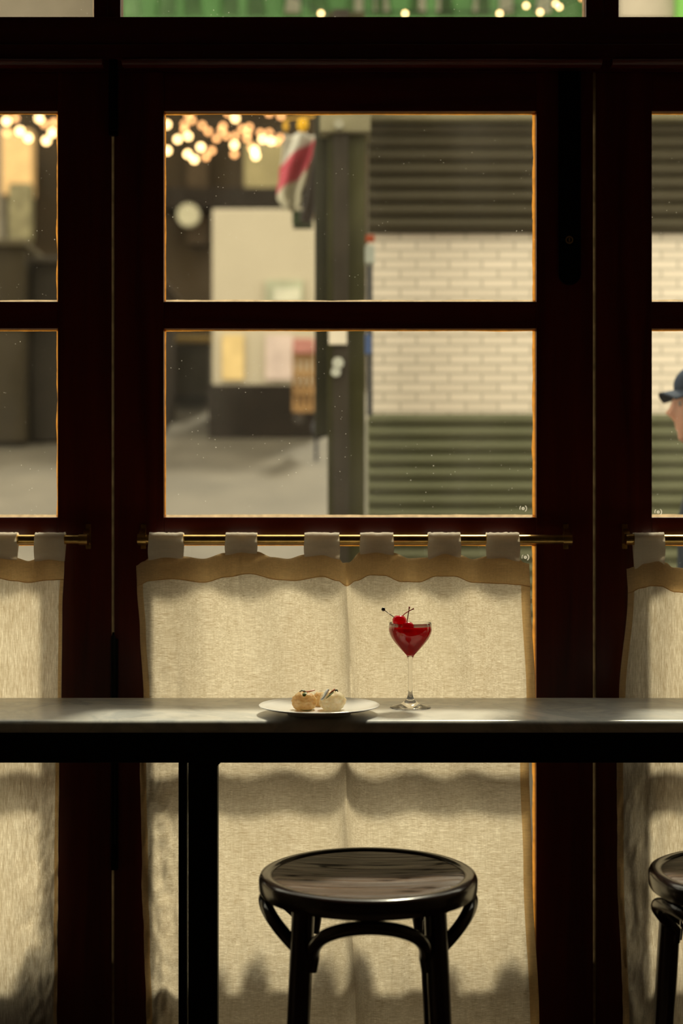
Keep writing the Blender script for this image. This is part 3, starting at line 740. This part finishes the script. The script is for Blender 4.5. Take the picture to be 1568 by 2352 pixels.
# banner on a dark slanting pole, yellow ball and green block
DBn = 6.6
def bn(u, v):
    cx = [(0, 708), (.25, 700), (.5, 690), (.8, 682), (1, 688)]
    hw = lerp_tab([(0, 34), (.3, 34), (.6, 30), (.85, 27), (1, 15)], v)
    return P(lerp_tab(cx, v)-18+(u-.5)*2*hw, 308+175*v, DBn)+Vector((0, .04*math.sin(u*9+v*3), 0))
t = NT('striped_banner_cloth'); mp = t.coord(); sx = t.n('ShaderNodeSeparateXYZ'); t.l(mp, sx.inputs[0])
zc = t.mul(sx.outputs[2], t.mul(sx.outputs[0], .75), 'SUBTRACT')
bcol = t.ramp(t.mul(t.mul(zc, 1.6), .5, 'ADD'), [(0, (.42, .38, .27)), (.46, (.42, .38, .27)), (.48, (.36, .03, .05)), (.66, (.36, .03, .05)), (.68, (.46, .43, .36)), (1, (.5, .46, .38))])
b = t.pb((.5, .5, .5), .8); t.l(bcol, b.inputs['Base Color']); M['banner'] = t.done(b.outputs[0])
ban = thing('hanging_banner', P(690, 395, DBn), 'cream and red cloth banner hanging on a dark slanted pole', 'banner')
MB().grid(bn, 12, 24).build('cloth', M['banner'], ban, smooth=True, solid=.008)
MB().tube([P(742, 300, DBn+.05), P(728, 390, DBn+.05), P(712, 470, DBn+.05), P(700, 510, DBn+.05)], .028, 12).build('pole', simple('pole_black', (.03, .02, .015), .5), ban, smooth=True)
mb = MB().ball(P(695, 287, DBn), 13*DBn/F, 20, (1, 1, 1.35)); mb.tube([P(695, 274, DBn), P(738, 262, 5.72)], .004, 6); tag(mb.build('lantern', simple('yellow_paper', (.75, .42, .02), .6), None, P(695, 287, DBn), True), 'small yellow paper lantern above the cloth banner', 'lantern')
mb = MB().ball(P(656, 290, DBn+.3), 7*DBn/F, 16, (1, 1, 2)); mb.tube([P(656, 274, DBn+.3), P(738, 266, 5.72)], .004, 6); tag(mb.build('lantern', simple('amber_paper', (.55, .30, .03), .6), None, P(656, 290, DBn+.3), True), 'narrow amber lantern left of the yellow lantern', 'lantern')
flat(671, 483, 716, 512, DBn+.1, .15, 'crate', (.045, .065, .03), 'dark green box hanging under the cloth banner', 'box')
mb = MB().grid(lambda u, v: P(lerp_tab([(0, 738), (.5, 732), (1, 738)], v)+(u-.5)*lerp_tab([(0, 12), (.6, 32), (1, 16)], v), 395+145*v, DBn+.2)+Vector((0, .03*math.sin(u*8), 0)), 8, 16)
tag(mb.build('cloth', simple('brown_cloth', (.30, .20, .11), .8), None, P(735, 540, DBn+.2), True, solid=.01), 'beige brown cloth hanging beside the iron column', 'cloth')

# white hoarding / van side far down the alley
DV = 13.0
hoard = thing('market_kiosk', (PX(605, DV), DV, gz(DV)), 'tall cream market kiosk far down the alley', 'kiosk')
M['cream'] = simple('cream_panel', (.50, .425, .31), .6, 0, .04, 2)
MB().box((PX(487, DV), DV, PZ(886, DV)), (PX(724, DV), DV+1.5, PZ(479, DV)), .02).build('body', M['cream'], hoard)
pg = thing('notice_frame', P(652, 690, DV), 'faint grey framed notice on the cream kiosk', 'sign')
MB().box(P(610, 694, DV-.05), P(696, 645, DV-.002)).build('frame', simple('grey_green_frame', (.40, .40, .28), .6), pg)
MB().box(P(628, 694, DV-.07), P(690, 662, DV-.052)).build('paper', simple('pale_paper', (.58, .55, .42), .6), pg)
for k_, (a, b2, c2, lb) in enumerate(((510, 560, (.70, .50, .22), 'yellow'), (610, 672, (.62, .48, .42), 'pink'))):
    MB().box(P(a, 872, DV-.04), P(b2, 770, DV-.001)).build('front_panel', simple('tint_%s' % lb, c2, .6, 0, .2), hoard)
MB().box((PX(480, DV), DV-.1, gz(DV)-.1), (PX(730, DV), DV+1.5, PZ(886, DV))).build('plinth', simple('dark_brown_base', (.015, .010, .006), .6), hoard)

M['hall'] = simple('dark_brown_hall', (.036, .023, .010), .8, 0, .5, .6)
hall = thing('market_hall', (0, 21, 12.6*SL), 'dark brown market hall closing the far end of the alley', 'building')
MB().box((-14, 21, 2.5), (14, 21.6, 9.5)).build('wall', M['hall'], hall)
MB().box(P(560, 470, 20.9), P(660, 330, 20.95), .01).build('window', simple('dull_yellow_window', (.26, .21, .10), .5, 0, .3, 2), hall)
MB().box(P(430, 560, 20.6), P(480, 300, 20.9)).build('pier', simple('brown_pier', (.05, .032, .016), .8), hall)
MB().box(P(-260, 560, 20.6), P(20, 300, 20.9)).build('pier', simple('grey_pier', (.2, .17, .12), .8), hall)
MB().box(P(375, 478, 20.3), P(730, 452, 20.9)).build('beam', simple('dark_beam', (.015, .010, .006), .8), hall)
MB().box(P(5, 445, 20.3), P(82, 310, 20.6)).build('poster', simple('tan_poster', (.72, .45, .20), .6, 0, .1), hall)
MB().box(P(20, 550, 20.2), P(78, 430, 20.45)).build('poster', simple('olive_poster', (.20, .17, .09), .6, 0, .4), hall)
disc(432, 493, 26, 20.15, 'round_sign', (.40, .36, .24), 'round pale clock-like disc on the dark hall wall', 'sign', .12)
# dark stalls standing on the paving
def stall(px0, px1, py0, py1, D, label, colr, top=None):
    c_ = P((px0+px1)/2, py1, D); r_ = thing('market_stall', c_, label, 'stall', 'dark stalls down the alley')
    MB().box(P(px0, py1+6, D), P(px1, py0, D)+Vector((0, 1.2, 0)), .03).build('body', simple('stall_%d' % int(px0), colr, .8, 0, .4, 1.5), r_)
    m_ = simple('stall_top_%d' % int(px0), top or tuple(x*1.6 for x in colr), .7, 0, .3)
    MB().box(P(px0-6, py0+4, D-.1), P(px1+6, py0-8, D)+Vector((0, 1.3, 0)), .02).build('roof', m_, r_)
    return r_
stall(378, 482, 782, 905, 14.5, 'dark box-shaped stall left of the cream kiosk', (.030, .024, .014), (.22, .14, .03))
stall(-240, 56, 560, 1012, 12.4, 'wide dark brown stall at the far left of the alley', (.030, .022, .011), (.07, .055, .03))
stall(72, 150, 600, 1008, 12.6, 'narrow black stall beside the wide brown stall', (.022, .017, .011))
stall(172, 368, 640, 1000, 12.9, 'dark stall hidden mostly behind the left window joint', (.03, .02, .012))
st_o = thing('hand_cart', (PX(697, 12.0), 12.0, gz(12)), 'upright wooden hand cart leaning beside the cream kiosk', 'cart')
M['cart'] = simple('orange_brown_wood', (.30, .17, .07), .7, 0, .4, 5)
mb = MB()
for px in (676, 690, 704, 718): mb.box(P(px-5, 960-abs(px-690), 12.0), P(px+5, 800, 12.06))
for py in (820, 860, 900, 940): mb.box(P(672, py+6, 11.96), P(722, py-6, 12.0))
mb.build('slatted_back', M['cart'], st_o)
MB().box(P(672, 812, 11.9), P(722, 786, 12.2), .02).build('bundle', simple('rose_bundle', (.42, .18, .15), .8), st_o)
MB().tube([P(685, 962, 11.9), P(685, 962, 12.15)], 12*12/F, 20).build('wheel', M['jar'], st_o)
bg_ = thing('rubbish_bag', P(735, 1010, 8.0), 'dark bag at the foot of the column beside the alley', 'bag')
MB().ball(P(733, 985, 8.0), 1, 24, (.045, .05, .06), lambda d, q: q*(1+.15*noise.noise(d*3))).build('sack', simple('black_bag', (.03, .027, .03), .5), bg_, smooth=True)
MB().box(P(722, 1060, 8.0), P(730, 1000, 8.02)).build('strap', simple('bag_strap', (.05, .05, .06), .5), bg_)
bgz = gz(8)
flat(740, 860, 750, 955, 7.4, .03, 'timber_post', (.30, .23, .17), 'pale timber post beside the iron column', 'post')

# green iron girder with pale panels seen through the transom
DGd = 9.0
gir = thing('iron_girder', (0, DGd, PZ(40, DGd)), 'green iron roof girder seen through the top window', 'girder')
M['green'] = simple('market_green_paint', (.05, .12, .035), .5, 0, .4, 3)
zg0, zg1 = PZ(60, DGd), PZ(-420, DGd)
m_ = MB(); m_.box((PX(270, DGd), DGd, zg0), (PX(1400, DGd), DGd+.12, PZ(36, DGd)), .01); m_.box((PX(270, DGd), DGd, zg1-.15), (PX(1400, DGd), DGd+.12, zg1), .01)
m_.build('chord', M['green'], gir)
m_ = MB(); xs = [270+i*72 for i in range(17)]
for i, x in enumerate(xs[:-1]):
    a, b2 = (60, -420) if i % 2 else (-420, 60)
    m_.tube([P(x, a, DGd+.06), P(x+72, b2, DGd+.06)], .05, 8); m_.tube([P(x, 60, DGd+.06), P(x, -420, DGd+.06)], .035, 8)
m_.build('lattice', M['green'], gir, smooth=True)
m_ = MB().box((PX(270, DGd+.5), DGd+.5, zg0), (PX(1400, DGd+.5), DGd+.56, zg1))
m_.build('back_panel', simple('pale_green_panel', (.12, .22, .09), .7, 0, .6, 2.2), gir)
for i, px in enumerate((672, 838, 905, 985, 1070, 1150, 1255)):
    MB().box(P(px-24, 28, DGd+.3), P(px+26, -40, DGd+.33), .01).build('pale_pane', simple('pale_pane_%d' % i, (.62, .58, .44), .5, 0, .2), gir)
sg = flat(1425, 40, 1553, -160, 8.6, .1, 'signboard', (.42, .36, .28), 'pale grey board behind the right transom window', 'board')
flat(1556, 60, 1640, -160, 8.5, .1, 'signboard', (.16, .38, .08), 'bright green board at the top right corner', 'board')
flat(-300, 60, 262, -160, 9.5, .1, 'signboard', (.17, .14, .10), 'brown grey board behind the left transom window', 'board')

# festoon bulbs
t = NT('warm_bulb_glow'); e = t.n('ShaderNodeEmission'); e.inputs[0].default_value = (1.0, .62, .27, 1); e.inputs[1].default_value = 8
M['bulb'] = t.done(e.outputs[0])
t = NT('soft_bulb_glow'); e = t.n('ShaderNodeEmission'); e.inputs[0].default_value = (1.0, .45, .17, 1); e.inputs[1].default_value = 4
M['bulb_dim'] = t.done(e.outputs[0])
bulbs = [  # px, py, bright
 (383,286,1),(384,346,1),(424,285,0),(440,276,0),(432,263,0),(424,297,0),(408,320,1),(432,313,1),(423,300,0),(464,288,0),(478,302,0),(461,338,1),(431,354,1),(446,366,1),(473,360,0),(486,346,0),(497,318,0),(512,290,0),(520,312,0),(524,260,0),(540,272,1),(541,312,0),(538,333,1),(538,354,0),(556,296,0),(568,305,0),(567,318,0),(584,345,1),(587,358,1),(578,338,0),(598,305,0),(603,320,1),(622,324,1),(618,305,0),(636,325,0),(643,316,0),(618,260,0),(645,266,0),(508,300,0),(572,292,0),
 (16,305,0),(46,301,1),(65,317,1),(106,323,1),(120,305,1),(90,272,1),(102,285,0),(15,278,1),(35,272,0),(124,282,0)]
D0 = 15.0
def festoon(items, label, D, sway, r=.028):
    items = sorted(items); c_ = P(*items[0][:2], D)
    r_ = thing('string_light', c_, label, 'string lights', 'festoon lights over the alley')
    ps = [P(items[0][0]-140, items[0][1]-80, 20.98 if D > 10 else 9.0)]
    ps += [P(a, b-4, D+sway*math.sin(i*1.3)) for i, (a, b, s) in enumerate(items)] + [P(items[-1][0]+90, items[-1][1]-90, 20.98 if D > 10 else 9.0)]
    MB().tube(ps, .004, 6).build('cable', M['black_paint'], r_)
    for i, (a, b, s) in enumerate(items):
        MB().ball(P(a, b, D+sway*math.sin(i*1.3)), r*(1.15 if s else 1), 12).build('bulb', M['bulb'] if s else M['bulb_dim'], r_, smooth=True)
A = [q for q in bulbs if q[0] > 300]; B = [q for q in bulbs if q[0] < 300]
festoon([q for q in A if q[1] >= 330], 'lowest string of warm bulbs at the top of the middle window', D0, .2)
festoon([q for q in A if 300 <= q[1] < 330], 'middle string of warm bulbs at the top of the middle window', D0+1, .2)
festoon([q for q in A if q[1] < 300], 'highest string of warm bulbs at the top of the middle window', D0+2, .2, .030)
festoon(B, 'string of warm bulbs at the top of the left window', D0, .2, .030)
festoon([(737,31,1),(930,31,1),(1147,31,1),(1208,13,1),(1240,28,1),(1275,8,1),(1284,16,1),(1335,-4,0)], 'string of warm bulbs in front of the green girder', 8.3, .1, .010)

# ------------------------------------------------------------ person in the street
DP = 4.0; gp = gz(DP)
pxc = PX(1530, DP)+.170; man = thing('person', (pxc, DP, gp), 'person in dark blue cap and dark coat facing left in street', 'person')
M['skin'] = simple('warm_skin', (.62, .33, .22), .5, 0, .1, 20, Subsurface_Weight=.1)
M['navy'] = simple('navy_cloth', (.022, .035, .06), .8, 0, .2, 30)
M['coat'] = simple('charcoal_blue_coat', (.030, .036, .045), .8, 0, .2, 20)
M['denim'] = simple('dark_trousers', (.02, .022, .03), .8, 0, .2, 20)
M['hair'] = simple('dark_brown_hair', (.03, .018, .01), .7, 0, .3, 60)
def skin_mesh(name, verts, edges, mat, parent, root_i=0, sub=2):
    bm = bmesh.new(); lay = bm.verts.layers.skin.verify(); vs = []
    for i, (co, r) in enumerate(verts):
        v = bm.verts.new(Vector(co)); rr = r if isinstance(r, tuple) else (r, r); v[lay].radius = rr; v[lay].use_root = (i == root_i); vs.append(v)
    for a, b in edges: bm.edges.new((vs[a], vs[b]))
    me = bpy.data.meshes.new(name); bm.to_mesh(me); bm.free()
    o = bpy.data.objects.new(name, me); C.objects.link(o); o.parent = parent; me.materials.append(mat)
    m = o.modifiers.new('skin', 'SKIN'); m.use_smooth_shade = True
    m = o.modifiers.new('sub', 'SUBSURF'); m.levels = sub; m.render_levels = sub
    return o
# local frame: facing -x, left/right along y. height 1.64
V = []; E = []
def add(co, r, par=None):
    V.append((co, r)); 
    if par is not None: E.append((par, len(V)-1))
    return len(V)-1
pel = add((0, 0, .86), (.13, .10)); sp1 = add((0, 0, 1.05), (.125, .09), pel); ch = add((0, 0, 1.25), (.14, .10), sp1); nk0 = add((0, 0, 1.38), .06, ch); nk = add((-.03, 0, 1.45), .05, nk0)
hd = add((-.052, 0, 1.51), .060, nk); hd2 = add((-.052, 0, 1.565), .070, hd)
for s in (-1, 1):
    sh = add((0, s*.15, 1.33), .055, ch); el = add((.03, s*.22, 1.07), .040, sh); wr = add((-.04, s*.23, .84), .026, el); pm = add((-.05, s*.228, .79), (.032, .016), wr)
    for j in range(4):
        L_ = (.036, .040, .038, .030)[j]; yy = 0
        f1 = add((-.075+j*.017, s*.226, .752), .0088, pm); f2 = add((-.080+j*.017, s*.218, .752-L_), .0080, f1); f3 = add((-.076+j*.016, s*.205, .752-L_*1.7), .0070, f2)
    t1 = add((-.085, s*.215, .785), .0095, pm); t2 = add((-.095, s*.205, .755), .0085, t1)
    hp = add((0, s*.09, .80), .085, pel); kn = add((-.01, s*.10, .46), .055, hp); an_ = add((.02, s*.10, .09), .038, kn); toe = add((-.10, s*.105, .035), .034, an_)
body = skin_mesh('body', V, E, M['skin'], man)
# face: a shaped head mask continuous with the neck
def headfn(d, q):
    # facing -x
    f = 1.0; x = q.copy()
    if d.z < 0:
        w_ = 1+.30*(-d.z)**2*(1-max(0, -d.z-.75)*2.2)      # fuller jaw than a plain oval
        x.y *= w_*(1-.12*(-d.z)); x.x *= w_
    nose = math.exp(-((d.y)/.13)**2-((d.z+.16)/.11)**2)*(d.x < 0)+.45*math.exp(-((d.y)/.10)**2-((d.z-.02)/.14)**2)*(d.x < 0)
    x.x -= .024*nose
    brow = math.exp(-((d.z-.22)/.10)**2)*(d.x < -.3); x.x -= .005*brow
    eye = math.exp(-((abs(d.y)-.30)/.14)**2-((d.z-.06)/.10)**2)*(d.x < 0); x.x += .009*eye
    lip = (math.exp(-((d.z+.44)/.035)**2)+math.exp(-((d.z+.54)/.04)**2))*math.exp(-(d.y/.24)**2)*(d.x < 0); x.x -= .007*lip
    chin = math.exp(-((d.z+.85)/.14)**2-(d.y/.3)**2)*(d.x < .2); x.x -= .018*chin
    return x
hc = Vector((pxc-.055, DP, gp+1.590))
MB().ball(hc, 1, 48, (.093, .076, .112), headfn).build('head', M['skin'], man, smooth=True, angle=180)
for s in (-1, 1):
    MB().ball(hc+Vector((-.078, s*.027, .010)), .010, 12).build('eye', simple('eye_%d' % s, (.25, .22, .2), .2), man, smooth=True)
    MB().ball(hc+Vector((.010, s*.076, -.005)), 1, 16, (.018, .009, .030)).build('ear', M['skin'], man, smooth=True)
MB().ball(hc+Vector((.012, 0, .018)), 1, 32, (.090, .081, .100), lambda d, q: q if (d.x > -.15 or d.z > .5) else q*.6).build('hair', M['hair'], man, smooth=True, angle=180)
cap = MB().ball(hc+Vector((.006, 0, .062)), 1, 32, (.100, .086, .070), lambda d, q: Vector((q.x, q.y, max(q.z, -.022))))
cap.grid(lambda u, v: hc+Vector((-.06-.075*v*math.sin(PI*(.12+.76*u))**.5, (u-.5)*.15, .056-.014*v-.02*(2*u-1)**2)), 12, 8)
cap.grid(lambda u, v: hc+Vector((-.06-.075*v*math.sin(PI*(.12+.76*u))**.5, (u-.5)*.15, .051-.014*v-.02*(2*u-1)**2)), 12, 8)
cap.build('cap', M['navy'], man, smooth=True, angle=60)
def loft(mb, secs, n=32):
    """secs: (centre, rx, ry) rings in the figure's own frame, capped at both ends"""
    vs = []
    for c_, rx_, ry_ in secs:
        for k_ in range(n):
            a_ = 2*PI*k_/n; vs.append(Vector((pxc, DP, gp))+Vector(c_)+Vector((rx_*math.cos(a_), ry_*math.sin(a_), 0)))
    m_ = len(secs); fs = [(i*n+k_, i*n+(k_+1) % n, (i+1)*n+(k_+1) % n, (i+1)*n+k_) for i in range(m_-1) for k_ in range(n)]
    fs += [tuple(range(n)), tuple((m_-1)*n+k_ for k_ in range(n))[::-1]]
    return mb.add(vs, fs)
ct = loft(MB(), [((0,0,.74), .155, .205), ((0,0,.80), .160, .208), ((0,0,.98), .130, .190), ((0,0,1.15), .132, .200), ((0,0,1.28), .128, .215), ((0,0,1.345), .112, .205), ((0,0,1.385), .100, .150), ((0,0,1.41), .075, .085), ((-.016,0,1.44), .066, .070), ((-.022,0,1.455), .062, .066)])
for s in (-1, 1):
    ct.tube([Vector((pxc, DP, gp))+Vector(p) for p in ((0, s*.11, 1.335), (0, s*.175, 1.325), (.008, s*.215, 1.25), (.028, s*.235, 1.08), (.0, s*.24, .95), (-.038, s*.235, .845))], [.050, .070, .066, .056, .050, .044], 20)
ct.build('coat', M['coat'], man, smooth=True, angle=70)
tr = loft(MB(), [((0,0,.66), .12, .17), ((0,0,.74), .135, .185), ((0,0,.86), .135, .180), ((0,0,.95), .125, .165)])
for s in (-1, 1):
    tr.tube([Vector((pxc, DP, gp))+Vector(p) for p in ((0, s*.085, .80), (0, s*.09, .66), (-.01, s*.10, .46), (.01, s*.10, .25), (.02, s*.10, .07))], [.098, .092, .072, .064, .062], 20)
tr.build('trousers', M['denim'], man, smooth=True, angle=70)
for s in (-1, 1):
    MB().ball(Vector((pxc-.045, DP+s*.104, gp+.045)), 1, 20, (.135, .045, .045), lambda d, q: Vector((q.x, q.y, max(q.z, -.04)))).build('shoe', M['black_paint'], man, smooth=True)
